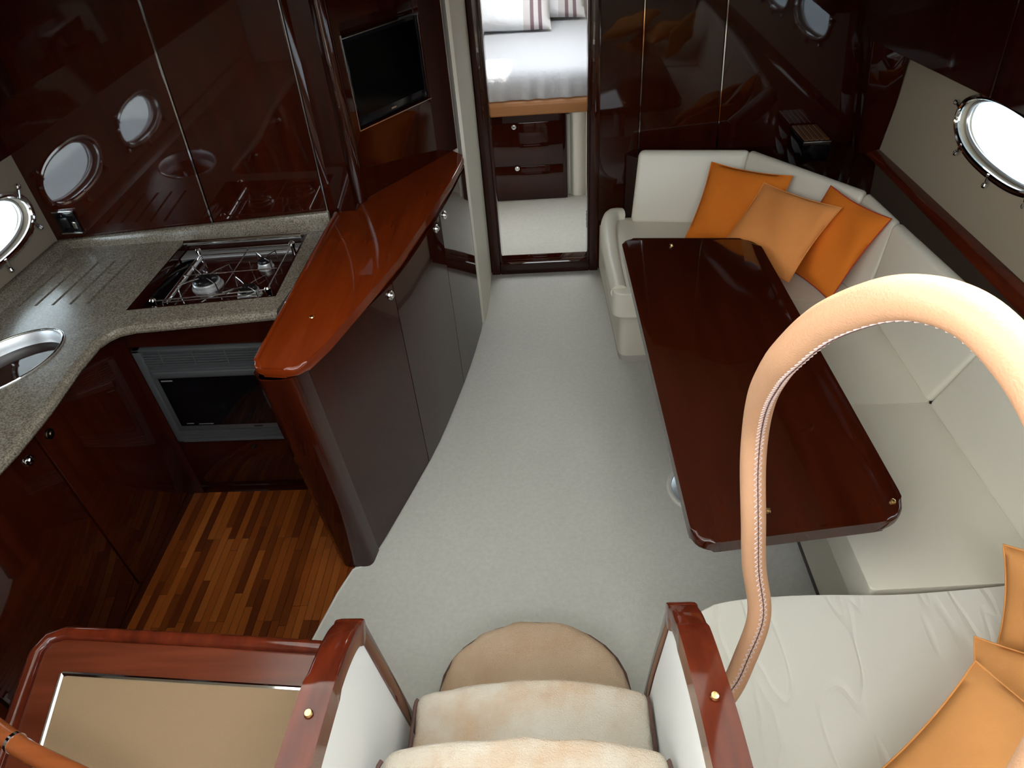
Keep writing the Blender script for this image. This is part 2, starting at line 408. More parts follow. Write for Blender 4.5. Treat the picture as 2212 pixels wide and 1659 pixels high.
# ceiling with companionway opening and cabin hatch
struct('ceiling', plate([(-2.2, -.7), (1.9, -.7), (1.9, 6.6), (-2.2, 6.6)],
       [[(-1.20, -.55), (.82, -.55), (.82, .85), (.64, 1.10), (.50, 1.45), (-.9, 1.70), (-1.20, 1.66)], rounded([(-.50, 4.60), (.55, 4.60), (.55, 5.70), (-.50, 5.70)], .08)],
       lambda u, v, d: (u, v, CZ+d), .05), 'cream_vinyl')
struct('wall_back', box(-2.2, 1.9, -.70, -.60, -.05, CZ), 'cream_vinyl')
struct('added_sun_blocker', plate([(-2.3, -.9), (2.3, -.9), (2.3, 4.3), (-2.3, 4.3)], [[(.9, .45), (1.9, .45), (1.9, 1.5), (.9, 1.5)]], lambda u, v, d: (u, v, 3.2+d), .06), 'white_panel')  # added unseen roof; its slot lets sun reach only the handrail
struct('added_porthole_shade', join(box(1.85, 2.35, -.7, 4.4, 1.50, 1.56), box(-2.7, -2.2, -.7, 4.4, 1.50, 1.56)), 'white_panel')  # added unseen slabs that keep steep sun out of the portholes
struct('outside_sea', box(1.95, 40, -25, 40, -.62, -.60), 'water')  # sea outside, not a floor: the view through the starboard portholes
struct('added_pontoon', box(-12, -2.75, -25, 40, -.30, -.10), 'concrete')  # pontoon added outside to keep the port porthole view bright
# bulkhead with doorway
YB = 3.78
wf = struct('wall_front', join(box(-.95, -.345, YB, YB+.06, -.05, CZ), box(.30, 1.85, YB, YB+.06, -.05, CZ), box(-.345, .30, YB, YB+.06, 1.92, CZ)), 'dark_wood')
seam = ((.530, .522), (.985, .930))
def bulk_panel(xb0, xb1, xt0, xt1):
    z0, z1 = .02, CZ-.01
    return hexa([(xb0, YB-.016, z0), (xb1, YB-.016, z0), (xb1, YB+.002, z0), (xb0, YB+.002, z0), (xt0, YB-.016, z1), (xt1, YB-.016, z1), (xt1, YB+.002, z1), (xt0, YB+.002, z1)], .003, 1)
obj('panel', bulk_panel(.302, .527, .302, .512), 'wall_wood', wf)
obj('panel', bulk_panel(.536, .985, .521, .895), 'wall_wood', wf)
obj('panel', bulk_panel(.994, 1.74, .904, 1.74), 'wall_wood', wf)
for xb, xt in ((.5315, .5165), (.9895, .8995)):
    obj('chrome_strip', hexa([(xb-.003, YB-.019, .02), (xb+.003, YB-.019, .02), (xb+.003, YB, .02), (xb-.003, YB, .02), (xt-.003, YB-.019, 1.99), (xt+.003, YB-.019, 1.99), (xt+.003, YB, 1.99), (xt-.003, YB, 1.99)]), 'chrome', wf)
# doorway frame
d1 = thing('door_1', None, None, (-.02, YB, 0)); d1['kind'] = 'structure'
obj('jamb', join(box(-.355, -.300, YB-.035, YB+.02, 0, 1.92, .006), box(-.302, -.288, YB-.02, YB+.12, .05, 1.92, .003)), 'wall_wood', d1)
obj('jamb', join(box(.255, .308, YB-.035, YB+.02, 0, 1.92, .006), box(.243, .257, YB-.02, YB+.12, .05, 1.92, .003)), 'wall_wood', d1)
obj('sill', join(box(-.30, .255, YB-.035, YB+.02, 0, .075, .006), box(-.29, .245, YB+.0, YB+.12, 0, .055, .006)), 'wall_wood_x', d1)
hg = obj('hinge', rounded and box(.240, .2435, YB+.035, YB+.065, .26, .36, .002), 'steel', d1)
for zz in (.28, .31, .34): obj('screw', lathe([(0, 0), (.005, 0), (.004, .002), (0, .0025)], 10, (.2400, YB+.05, zz), (-1, 0, 0)), 'chrome', hg)
# cream column between bulkhead and television cabinet
struct('wall_column', prism([(-.391, 3.213), (-.377, 3.226), (-.364, 3.32), (-.358, 3.5), (-.358, 3.742), (-.80, 3.742), (-.80, 3.20), (-.598, 3.262), (-.458, 3.333), (-.418, 3.320), (-.418, 3.287)], .001, CZ-.001), 'cream_vinyl')
# ---- forward cabin shell
struct('floor_cabin', box(-1.3, 1.3, YB+.06, 6.5, -.03, .012), 'carpet')
struct('wall_cabin_left', box(-1.35, -1.3, YB+.06, 6.5, -.03, CZ), 'cream_vinyl')
struct('wall_cabin_right', box(1.3, 1.35, YB+.06, 6.5, -.03, CZ), 'cream_vinyl')
struct('wall_cabin_front', box(-1.35, 1.35, 6.45, 6.5, -.03, CZ), 'cream_vinyl')

# ---- galley back wall: tall varnished locker fronts with chrome strips
yb = lambda x_: 2.62+.03*(x_+1.4)
wg = struct('wall_galley', hexa([(-2.15, yb(-2.15)+.016, .5), (-.80, 2.66, .5), (-.80, 2.76, .5), (-2.15, yb(-2.15)+.12, .5), (-2.15, yb(-2.15)+.016, CZ), (-.80, 2.66, CZ), (-.80, 2.76, CZ), (-2.15, yb(-2.15)+.12, CZ)]), 'dark_wood')
def gpanel(b0, b1, t0, t1):
    z0, z1 = .93, CZ-.01; P = lambda x_, z, k: (x_, yb(x_)+k, z)
    return hexa([P(b0, z0, 0), P(b1, z0, 0), P(b1, z0, .018), P(b0, z0, .018), P(t0, z1, 0), P(t1, z1, 0), P(t1, z1, .018), P(t0, z1, .018)], .003, 1)
obj('panel', gpanel(-2.13, -1.415, -2.13, -1.372), 'wall_wood', wg)
obj('panel', gpanel(-1.407, -.917, -1.364, -.895), 'wall_wood', wg)
def gstrip(b0, t0, wd, mat):
    P = lambda x_, z, k: (x_, yb(x_)+k, z)
    return obj('chrome_strip', hexa([P(b0-wd, .93, -.004), P(b0+wd, .93, -.004), P(b0+wd, .93, .01), P(b0-wd, .93, .01), P(t0-wd, 1.99, -.004), P(t0+wd, 1.99, -.004), P(t0+wd, 1.99, .01), P(t0-wd, 1.99, .01)]), mat, wg)
gstrip(-1.411, -1.367, .003, 'chrome'); gstrip(-.913, -.891, .002, 'steel')
obj('panel', hexa([(-.910, 2.637, .93), (-.792, 2.735, .93), (-.80, 2.76, .93), (-.91, 2.66, .93), (-.888, 2.637, 1.99), (-.80, 2.735, 1.99), (-.81, 2.76, 1.99), (-.888, 2.66, 1.99)], .003, 1), 'wall_wood', wg)

# ================================================================ GALLEY
# granite L worktop, cut for sink, hob and drainer grooves
HOB = [(-1.538, 2.045), (-.996, 2.095), (-1.004, 2.575), (-1.530, 2.555)]
SINK = ellipse(-1.795, 1.77, .140, .205, 44)
import itertools
th = R_(28)
SINK = [(-1.83+(px+1.795)*math.cos(-th)-(py-1.77)*math.sin(-th), 1.745+(px+1.795)*math.sin(-th)+(py-1.77)*math.cos(-th)) for px, py in SINK]
front = [(-.965, 2.005), (-1.40, 1.962), (-1.47, 1.957), (-1.525, 1.938), (-1.555, 1.905), (-1.572, 1.86), (-1.572, 1.72), (-1.555, 1.52), (-1.555, 1.35), (-1.57, 1.2), (-1.60, .85), (-1.60, -.28)]
outer = front+[(-2.095, -.28), (-2.095, 2.585), (-.905, 2.63), (-.90, 2.60)]
GRO = []
for k in range(5):
    x0 = -1.985+k*.068
    a_ = (x0-.004, 2.105); c_ = (x0+.012, 2.415+.006*k)
    GRO.append([(a_[0]-.006, a_[1]), (a_[0]+.006, a_[1]), (c_[0]+.006, c_[1]), (c_[0]-.006, c_[1])])
wt = thing('granite_worktop', 'speckled grey-brown granite L-shaped galley worktop around hob and oval sink', 'worktop', (-1.6, 2.2, .885))
slab = plate(outer, [HOB, SINK]+GRO, lambda u, v, d: (u, v, .925-d), .04)
obj('slab', slab, 'granite', wt, smooth=None)
obj('front_edge', tube([(p[0], p[1], .905) for p in front], .0195, 10), 'granite', wt)
# upstand: band along back and hull side, rising to a top ledge
def up(z_): return z_
obj('upstand', hexa([(-2.095, 2.555, .924), (-.905, 2.605, .924), (-.905, 2.634, .924), (-2.095, 2.60, .924), (-2.09, 2.575, .952), (-.905, 2.610, 1.003), (-.905, 2.634, 1.003), (-2.09, 2.60, .952)], .004), 'granite', wt)
obj('upstand', hexa([(-2.098, -.28, .924), (-2.02, -.28, .924), (-2.03, 2.56, .924), (-2.098, 2.56, .924), (-2.098, -.28, .975), (-2.07, -.28, .975), (-2.07, 2.58, .952), (-2.098, 2.58, .952)], .004), 'granite', wt)
for g in GRO:
    obj('drain_groove', plate(g, [], lambda u, v, d: (u, v, .899-d), .008), 'groove_shade', wt, smooth=None)
# sink bowl
sk = thing('sink', 'oval polished steel sink bowl sunk in the granite worktop', 'sink', (-1.79, 1.745, .8))
def bowl(loop, levels):
    bm = bmesh.new(); rows = []; c = Vector((sum(p[0] for p in loop)/len(loop), sum(p[1] for p in loop)/len(loop)))
    for s_, z_ in levels: rows.append([bm.verts.new((c.x+(p[0]-c.x)*s_, c.y+(p[1]-c.y)*s_, z_)) for p in loop])
    n = len(loop)
    for a, b2 in zip(rows, rows[1:]):
        for i in range(n): bm.faces.new((a[i], a[(i+1) % n], b2[(i+1) % n], b2[i]))
    bm.faces.new(rows[-1]); return bm
obj('bowl', bowl(SINK, [(1.05, .9255), (1.045, .929), (1.0, .929), (.975, .924), (.95, .90), (.90, .865), (.80, .838), (.60, .825), (.3, .82)]), 'mirror_steel', sk, smooth=60)
obj('rim', tube([(-1.83+(px+1.83)*1.02, 1.745+(py-1.745)*1.02, .9275) for px, py in SINK], .004, 8, closed=True), 'chrome', sk)
sl_o = hexa([(-1.705, 1.655, .866), (-1.685, 1.70, .866), (-1.692, 1.704, .866), (-1.713, 1.66, .866), (-1.695, 1.655, .889), (-1.675, 1.70, .889), (-1.682, 1.704, .889), (-1.703, 1.66, .889)], .004)
bmesh.ops.translate(sl_o, verts=sl_o.verts[:], vec=(-.024, .010, -.012))
obj('overflow_slot', sl_o, 'black', sk)
obj('waste', lathe([(.030, .8205), (.030, .8235), (.024, .8235), (.022, .8215), (0, .8215)], 20, (-1.83, 1.745, 0)), 'chrome', sk)

# hob
hb = thing('gas_hob', 'three-burner gas hob with chrome pan rails set into the granite', 'hob', (-1.27, 2.32, .87))
lerp = lambda a, c, t: a+(c-a)*t
def hq(u, v, z):
    a = [lerp(HOB[0][i], HOB[1][i], u) for i in (0, 1)]; c = [lerp(HOB[3][i], HOB[2][i], u) for i in (0, 1)]
    return (lerp(a[0], c[0], v), lerp(a[1], c[1], v), z)
def hquad(u0, u1, v0, v1, z0, z1, off=0): return hexa([hq(u0, v0, z0), hq(u1, v0, z0), hq(u1, v1, z0), hq(u0, v1, z0), hq(u0, v0, z1), hq(u1, v0, z1), hq(u1, v1, z1), hq(u0, v1, z1)], off)
M['hob_glass'] = simple('dark_brown_hob_glass', (.030, .006, .004), .06)
obj('tray', hquad(.0, 1, 0, 1, .872, .890), 'hob_glass', hb)
obj('well_wall', join(hquad(0, .012, 0, 1, .885, .927), hquad(.988, 1, 0, 1, .885, .927), hquad(0, 1, 0, .012, .885, .927), hquad(0, 1, .985, 1, .885, .927)), 'dark_wood', hb)
obj('steel_back', hquad(.02, .98, .83, .975, .888, .897, .003), 'burner_steel', hb)
obj('steel_side', hquad(.02, .14, .05, .83, .888, .894, .003), 'black_glass', hb)
obj('lid_rail', tube([hq(.03, .955, .935), hq(.97, .955, .935)], .012, 12), 'chrome', hb)
obj('control_rail', tube([hq(.20, .10, .905), hq(.20, .78, .905)], .012, 12), 'chrome', hb)
for u, v in ((.16, .06), (.20, .80), (.93, .80), (.93, .08)):
    obj('rail_post', lathe([(0, .89), (.009, .89), (.009, .925), (.012, .93), (.012, .94), (.007, .946), (0, .947)], 14, hq(u, v, 0)), 'chrome', hb)
obj('rail', tube([hq(.20, .80, .935), hq(.93, .80, .935)], .004, 8), 'wire', hb)
obj('rail', tube([hq(.93, .08, .935), hq(.93, .80, .935)], .003, 8), 'wire', hb)
obj('rail', tube([hq(.16, .06, .935), hq(.93, .08, .935)], .003, 8), 'wire', hb)
for (u, v, r) in ((.40, .37, .052), (.76, .17, .040), (.76, .60, .028)):
    p = hq(u, v, 0); p = (p[0], p[1], .889)
    bn = obj('burner', lathe([(r*1.15, 0), (r*1.15, .006), (r, .010), (r, .022), (r*.92, .026), (0, .026)], 28, p), 'burner_steel', hb)
    obj('burner_cap', lathe([(r*.86, .024), (r*.88, .031), (r*.78, .036), (0, .037)], 28, p), 'black', bn)
    for k in range(4):
        a = math.pi/4+k*math.pi/2; d = Vector((math.cos(a), math.sin(a), 0)); q = Vector(p)
        obj('pan_support', tube([q+d*r*2.1+Vector((0, 0, .004)), q+d*r*2.0+Vector((0, 0, .052)), q+d*r*1.0+Vector((0, 0, .050)), q+d*r*.45+Vector((0, 0, .046))], .0025, 6), 'wire', hb)
for v in (.06, .44, .76):
    obj('pan_support', tube([hq(.22, v, .925), hq(.90, v, .925)], .0024, 6), 'wire', hb)
for u in (.58,):
    obj('pan_support', tube([hq(u, .06, .925), hq(u, .80, .925)], .0024, 6), 'wire', hb)

# unit under the hob with the microwave opening
mc = thing('microwave_cabinet', 'dark varnished galley cabinet under the hob, framing the microwave', 'cabinet', (-1.25, 2.2, 0))
obj('side_panel', join(box(-1.60, -1.562, 2.0, 2.56, 0, .884), box(-1.606, -1.560, 1.984, 2.03, 0, .884)), 'dark_wood', mc)
obj('side_panel', box(-.92, -.885, 2.0, 2.56, 0, .884), 'dark_wood', mc)
obj('front_rail', box(-1.562, -.92, 2.0, 2.036, .79, .884), 'wall_wood_x', mc)
obj('top_panel', box(-1.562, -.92, 2.036, 2.52, .79, .868), 'dark_wood', mc)
obj('back_panel', box(-1.562, -.92, 2.52, 2.56, 0, .79), 'dark_wood', mc)
obj('shelf', box(-1.562, -.92, 2.0, 2.52, .285, .305), 'dark_wood', mc)
dw = obj('drawer', box(-1.558, -.923, 1.992, 2.40, .06, .30, .003), 'wall_wood_x', mc); knob(dw, (-1.251, 1.991, .27), (0, -1, 0), .013, 'knob_dark')
obj('plinth', box(-1.562, -.92, 2.02, 2.5, 0, .058), 'dark_wood', mc)
# microwave
mw = thing('microwave', 'built-in silver framed microwave with black glass door and louvred vents', 'microwave', (-1.25, 2.2, .31))
X0, X1 = -1.558, -.925
obj('housing', box(X0+.02, X1-.02, 2.03, 2.48, .315, .78), 'black', mw)
obj('frame', join(box(X0, X0+.030, 1.985, 2.035, .31, .785, .003), box(X1-.03, X1, 1.985, 2.035, .31, .785, .003), box(X0, X1, 1.985, 2.035, .772, .785, .003), box(X0, X1, 1.985, 2.035, .31, .32, .003), box(X0+.02, X1-.02, 1.995, 2.03, .690, .703, .002)), 'silver_plastic', mw)
lv = None
for k in range(6):
    z = .708+k*.0115
    if lv is None: lv = obj('louvre', hexa([(X0+.03, 1.990, z), (X1-.03, 1.990, z), (X1-.03, 2.03, z+.004), (X0+.03, 2.03, z+.004), (X0+.03, 1.990, z+.005), (X1-.03, 1.990, z+.005), (X1-.03, 2.03, z+.009), (X0+.03, 2.03, z+.009)]), 'silver_plastic', mw)
    else: linked(lv, 'louvre', mw, (0, 0, k*.0115))
for k in range(4): obj('louvre_mullion', box(-1.46+k*.125, -1.455+k*.125, 1.988, 2.03, .705, .775), 'silver_plastic', mw)
for k in range(6): linked(lv, 'louvre', mw, (0, 0, .322-.708+k*.0085))
dr = obj('door', box(X0+.03, X1-.03, 1.985, 2.03, .378, .690, .004), 'silver_plastic', mw)
obj('door_glass', box(X0+.052, X1-.052, 1.982, 1.99, .405, .655, .001), 'black_glass', dr)
obj('handle', box(X0+.045, X1-.045, 1.972, 1.99, .657, .688, .006, 3), 'silver_plastic', dr)
M['print_grey'] = simple('grey_print', (.16, .16, .15), .6)
for (x_, z_, wd, hh) in ((-1.475, .640, .045, .006), (-1.465, .418, .03, .003), (-1.40, .414, .06, .003)): obj('marking', box(x_-wd/2, x_+wd/2, 1.9812, 1.983, z_-hh/2, z_+hh/2), 'print_grey', dr)
obj('marking', box(-1.21, -1.175, 1.9842, 1.986, .388, .393), 'black', dr)
# sink run cabinet, door faces towards the passage
sc_ = thing('sink_cabinet', 'dark varnished galley base cabinet with round latches below the sink', 'cabinet', (-1.85, 1.4, 0))
obj('carcass', box(-2.095, -1.606, -.3, 2.0, 0, .80), 'dark_wood', sc_)
obj('carcass_rail', box(-2.095, -1.606, -.3, 2.0, .87, .884), 'dark_wood', sc_)
for (a, c, ky) in ((-.28, .872, .80), (.88, 1.462, 1.40), (1.470, 1.985, 1.515)):
    d = obj('door', box(-1.606, -1.588, a, c, .07, .876, .003), 'wall_wood', sc_); knob(d, (-1.588, ky, .815), (1, 0, 0), .019, 'chrome' if ky < 1.45 else 'knob_dark')
obj('plinth', box(-1.66, -1.61, -.28, 1.985, 0, .068), 'dark_wood', sc_)
# socket plate on the galley wall
so = thing('socket_plate', 'small dark switch plate with chrome edges on the galley panel', 'socket', (-2.0, yb(-2.0)-.004, .985))
obj('plate', box(-2.055, -1.965, yb(-2)-.010, yb(-2)-.001, .98, 1.075, .002), 'black_glass', so)
for z_ in (.977, 1.073): obj('edge', box(-2.055, -1.965, yb(-2)-.014, yb(-2)-.001, z_, z_+.006, .001), 'chrome', so)
obj('rocker', box(-2.035, -2.00, yb(-2)-.016, yb(-2)-.008, 1.005, 1.05, .003), 'black', so)
obj('rocker', box(-1.99, -1.972, yb(-2)-.016, yb(-2)-.008, 1.000, 1.03, .003), 'chrome', so)

# ================================================================ ISLAND CABINET
curve = [(-.735, 1.600), (-.70, 1.70), (-.665, 1.81), (-.63, 1.92), (-.597, 2.03), (-.568, 2.124), (-.535, 2.25), (-.507, 2.38), (-.478, 2.53), (-.452, 2.673), (-.430, 2.81), (-.408, 2.97), (-.390, 3.13), (-.386, 3.20)]
ic = thing('island_cabinet', 'bow-fronted dark varnished cabinet between galley and carpeted floor', 'cabinet', (-.65, 2.3, 0))
body = [(-.835, 1.585), (-.79, 1.578), (-.75, 1.583)]+[(p[0]-.012, p[1]) for p in curve]+[(-.44, 3.27), (-.60, 3.05), (-.868, 2.63), (-.868, 2.13), (-.868, 1.62)]
obj('body', lean(prism(body, .002, .945)), 'dark_wood', ic, smooth=25)
for (a, c) in ((1, 5), (5, 9), (9, 13)):
    pts = [Vector(p) for p in curve[a:c+1]]
    if a == 1: pts = [Vector((-.722, 1.64))]+pts
    t0 = (pts[1]-pts[0]).normalized(); t1 = (pts[-1]-pts[-2]).normalized(); pts[0] = pts[0]+t0*.0022; pts[-1] = pts[-1]-t1*.0022
    bm = bmesh.new(); rows = []
    for i, p in enumerate(pts):
        t = (pts[min(i+1, len(pts)-1)]-pts[max(i-1, 0)]).normalized(); n2 = Vector((t.y, -t.x)); q = p-n2*.014; f = p
        rows.append([bm.verts.new((f.x, f.y, .006)), bm.verts.new((f.x, f.y, .938)), bm.verts.new((q.x, q.y, .938)), bm.verts.new((q.x, q.y, .006))])
    for r0, r1 in zip(rows, rows[1:]):
        for k in range(4): bm.faces.new((r0[k], r0[(k+1) % 4], r1[(k+1) % 4], r1[k]))
    bm.faces.new(rows[0][::-1]); bm.faces.new(rows[-1])
    d = obj('door', lean(bm), 'wall_wood', ic, smooth=25)
    k_i = {1: (4, .72), 5: (8, .55), 9: (9, .45)}[a]; p0, p1 = Vector(curve[k_i[0]]), Vector(curve[k_i[0]+1]); p = p0.lerp(p1, k_i[1]); t = (p1-p0).normalized()
    knob(d, (p.x, p.y, .905), (t.y, -t.x, 0), .018)
obj('end_post', lean(prism(rounded([(-.845, 1.66), (-.848, 1.575), (-.728, 1.575), (-.715, 1.655)], [.01, .035, .03, .004]), .002, .945)), 'wall_wood', ic)
it = thing('island_worktop', 'tapering bright cherry island top with rounded edge', 'worktop', (-.65, 2.3, .945))
tip = rounded([(-.915, 1.70), (-.912, 1.60), (-.76, 1.578), (-.70, 1.72)], [0, .035, .045, 0], 6)
toppoly = tip+[(-.625, 1.97), (-.552, 2.225), (-.477, 2.595), (-.420, 2.92), (-.383, 3.14), (-.385, 3.192), (-.402, 3.208), (-.431, 3.275), (-.452, 3.305), (-.888, 2.655)]
obj('top', prism(toppoly, .946, .982, off=.012, seg=4), 'island_wood', it)
obj('fiddle_rail', tube([(-.905, 1.635, .984), (-.898, 1.95, .984), (-.890, 2.30, .984), (-.882, 2.64, .984)], .007, 8), 'island_wood', it)
obj('stud', lathe([(0, 0), (.008, 0), (.006, .003), (0, .004)], 14, (-.788, 1.86, .982)), 'brass', it)
# television cabinet above the island, set diagonally
E1 = Vector((.549, .836, 0)); N1 = Vector((.836, -.549, 0)); O1 = Vector((-.864, 2.639, 0))
def tvp(u, z, d=0): return tuple(O1+E1*u+N1*d+Vector((0, 0, z)))
def tvbox(u0, u1, z0, z1, d0, d1, off=0): return hexa([tvp(u0, z0, d1), tvp(u1, z0, d1), tvp(u1, z0, d0), tvp(u0, z0, d0), tvp(u0, z1, d1), tvp(u1, z1, d1), tvp(u1, z1, d0), tvp(u0, z1, d0)], off)
tc_ = thing('television_cabinet', 'tall varnished cherry panel set diagonally behind the island top', 'cabinet', tvp(.45, .983))
obj('front_panel', join(tvbox(.12, .80, .983, 1.262, -.03, 0), tvbox(.12, .80, 1.66, 1.99, -.03, 0), tvbox(.12, .205, 1.262, 1.66, -.03, 0), tvbox(.655, .80, 1.262, 1.66, -.03, 0)), 'wall_wood', tc_)
obj('recess', join(tvbox(.205, .655, 1.262, 1.66, -.09, -.06), tvbox(.19, .21, 1.25, 1.67, -.09, -.03), tvbox(.65, .67, 1.25, 1.67, -.09, -.03), tvbox(.2, .66, 1.66, 1.68, -.09, -.03), tvbox(.2, .66, 1.245, 1.262, -.09, -.03)), 'dark_wood', tc_)
obj('corner_post', lathe([(0, .983), (.032, .983), (.032, 1.99), (0, 1.99)], 24, (O1+E1*.135+N1*-.012)), 'wall_wood', tc_)
obj('recess_trim', join(tvbox(.200, .203, 1.262, 1.62, 0, .003), tvbox(.2, .66, 1.259, 1.263, 0, .004)), 'steel', tc_)
tv = thing('television', 'flat black television screen recessed in the diagonal cherry panel', 'television', tvp(.43, 1.264, -.03))
obj('bezel', tvbox(.212, .648, 1.268, 1.603, -.058, -.012, .003), 'bezel', tv)
obj('screen', tvbox(.224, .636, 1.306, 1.588, -.0125, -.0105), 'screen', tv)
obj('edge_trim', join(tvbox(.206, .654, 1.602, 1.6055, -.03, -.009), tvbox(.652, .6545, 1.268, 1.604, -.03, -.009), tvbox(.206, .2085, 1.268, 1.604, -.03, -.009)), 'steel', tv)
obj('marking', tvbox(.415, .445, 1.284, 1.290, -.012, -.0108), 'steel', tv)

# ================================================================ DINING TABLE
tq = [(.361, 1.131), (.960, 1.205), (.943, 2.803), (.338, 2.867)]
tb = thing('dining_table', 'long dark mahogany saloon table with rounded corners', 'table', (.65, 2.0, 0))
rp = rounded(tq, [.075, .10, .10, .075], 8)
obj('tabletop', prism(rp, .640, .682, off=.012, seg=4), 'table_wood', tb)
for (x_, y_) in ((.556, 2.77), (.582, 1.242), (.945, 1.262)):
    obj('stud', lathe([(0, .68), (.009, .68), (.009, .684), (.006, .690), (0, .692)], 16, (x_ if x_ < .9 else .925, y_, 0)), 'brass', tb)
obj('pedestal', lathe([(0, .005), (.075, .005), (.070, .03), (.045, .06), (.042, .56), (.06, .60), (.11, .63), (.11, .642), (0, .642)], 32, (.615, 1.93, 0)), 'steel', tb)
obj('floor_plate', lathe([(0, .001), (.125, .001), (.125, .008), (.118, .012), (0, .012)], 40, (.60, 1.925, 0)), 'ring_blue', tb)
obj('plate_rim', lathe([(.122, .001), (.14, .001), (.14, .008), (.132, .015), (.122, .013)], 40, (.60, 1.925, 0)), 'carpet_edge', tb)

# ================================================================ SETTEE
se = thing('settee', 'ivory leather U-shaped settee built around the dining table', 'settee', (1.0, 2.2, 0))
far_base = rounded([(.345, 2.80), (.86, 2.80), (.86, 3.74), (.312, 3.74)], [.05, 0, 0, .02])
obj('base', prism(far_base, .045, .315), 'leather_base', se)
obj('base', prism([(.905, .35), (1.38, .35), (1.38, 3.70), (.86, 3.70), (.86, 2.80), (.905, 2.80)], .045, .315), 'leather_base', se)
obj('base', prism(rounded([(.40, .30), (1.0, .30), (1.0, 1.04), (.40, 1.04)], [.0, 0, 0, .06]), .045, .315), 'leather_base', se)
obj('plinth', prism(rounded([(.350, 2.81), (.87, 2.81), (.87, 3.73), (.32, 3.73)], [.05, 0, 0, .02]), .0, .045), 'plinth', se)
obj('plinth', prism([(.912, .35), (1.38, .35), (1.38, 2.9), (.912, 2.9)], .0, .045), 'dark_wood', se)
obj('plinth', prism([(.41, .31), (1.0, .31), (1.0, 1.03), (.41, 1.03)], .0, .045), 'plinth', se)
def seat(poly, r, z0=.316, z1=.452, off=.035, seg=5):
    return obj('seat_cushion', prism(rounded(poly, r), z0, z1, off=off, seg=seg), 'leather', se, smooth=50)
seat([(.300, 2.745), (.88, 2.745), (1.15, 2.62), (1.40, 2.62), (1.40, 3.0), (1.05, 3.48), (.298, 3.55)], [.06, .03, .02, .01, .01, .01, .09])
seat([(.875, 1.922), (1.385, 1.918), (1.40, 2.616), (1.155, 2.616), (.875, 2.70)], [.02, .008, .008, .008, .02])
seat([(.880, 1.135), (1.385, 1.155), (1.385, 1.914), (.875, 1.918)], [.02, .008, .008, .02])
near_poly = [(.362, .28), (1.38, .28), (1.385, 1.152), (1.20, 1.130), (.94, 1.110), (.70, 1.118), (.50, 1.108), (.362, 1.075)]
nsc = seat(near_poly, [.02, .02, .01, .02, .1, .1, .08, .11], z1=.462, off=.045, seg=6); nsc.data.materials[0] = M['leather_creased']
# soft roll at the open end of the far seat
obj('seat_roll', tube(catmull([(.335, 2.80, .43), (.325, 3.05, .445), (.328, 3.35, .462), (.36, 3.52, .468), (.42, 3.56, .455)], 6), .042, 14), 'leather', se, smooth=80)
BF = [(.455, 3.475), (.98, 3.40), (1.33, 2.86), (1.385, 2.58), (1.368, 1.916), (1.37, .30)]
BT = [(.522, 3.650), (1.09, 3.560), (1.475, 2.985), (1.495, 2.675), (1.552, 1.905), (1.565, .30)]
for i in range(5):
    f0, f1, t0, t1 = (Vector(q) for q in (BF[i], BF[i+1], BT[i], BT[i+1]))
    if i == 0: pass
    e_ = (f1-f0).normalized()*.0025
    f0 = f0+e_; f1 = f1-e_; t0 = t0+e_; t1 = t1-e_
    n2 = (t0-f0).lerp(t1-f1, .5); inw = -n2.normalized()*.055
    bk = n2.normalized()*.02
    pts = [(f0.x, f0.y, .445), (f1.x, f1.y, .445), (t1.x+bk.x, t1.y+bk.y, .445), (t0.x+bk.x, t0.y+bk.y, .445),
           (t0.x+inw.x, t0.y+inw.y, .800), (t1.x+inw.x, t1.y+inw.y, .800), (t1.x, t1.y, .795), (t0.x, t0.y, .795)]
    bm = hexa(pts); es = [e for e in bm.edges]
    obj('backrest', bev(bm, .022 if i else .030, 5), 'leather', se, smooth=60)
core = [(p[0]+(q[0]-p[0])*.28, p[1]+(q[1]-p[1])*.28) for p, q in zip(BF, BT)]+[(q[0]-(q[0]-p[0])*.06, q[1]-(q[1]-p[1])*.06) for p, q in list(zip(BF, BT))[::-1]]
core[0] = (core[0][0]+.03, core[0][1]); core[-1] = (core[-1][0]+.03, core[-1][1])
obj('back_support', prism(core, .31, .52), 'leather_base', se)
# shelf behind the settee and dark joinery up to the lining
struct('trim_2', prism([(.45, 3.765), (.52, 3.69), (1.12, 3.60), (1.50, 3.0), (1.522, 2.68), (1.58, 1.9), (1.59, -.3), (1.75, -.3), (1.75, 3.765)], .30, .725), 'dark_wood')
struct('trim_3', hexa([(1.64, -.3, .70), (1.75, -.3, .70), (1.75, 3.62, .70), (1.66, 3.62, .70), (1.70, -.3, .765), (1.752, -.3, .785), (1.752, 3.62, .755), (1.71, 3.62, .735)], .006), 'cap_wood')
struct('trim_4', hexa([(1.66, 3.60, .70), (1.78, 3.56, .70), (1.78, 3.77, .70), (1.68, 3.77, .70), (1.555, 3.60, 1.6), (1.70, 3.42, 1.6), (1.78, 3.77, 1.6), (1.56, 3.77, 1.6)], .012, 3), 'wall_wood')
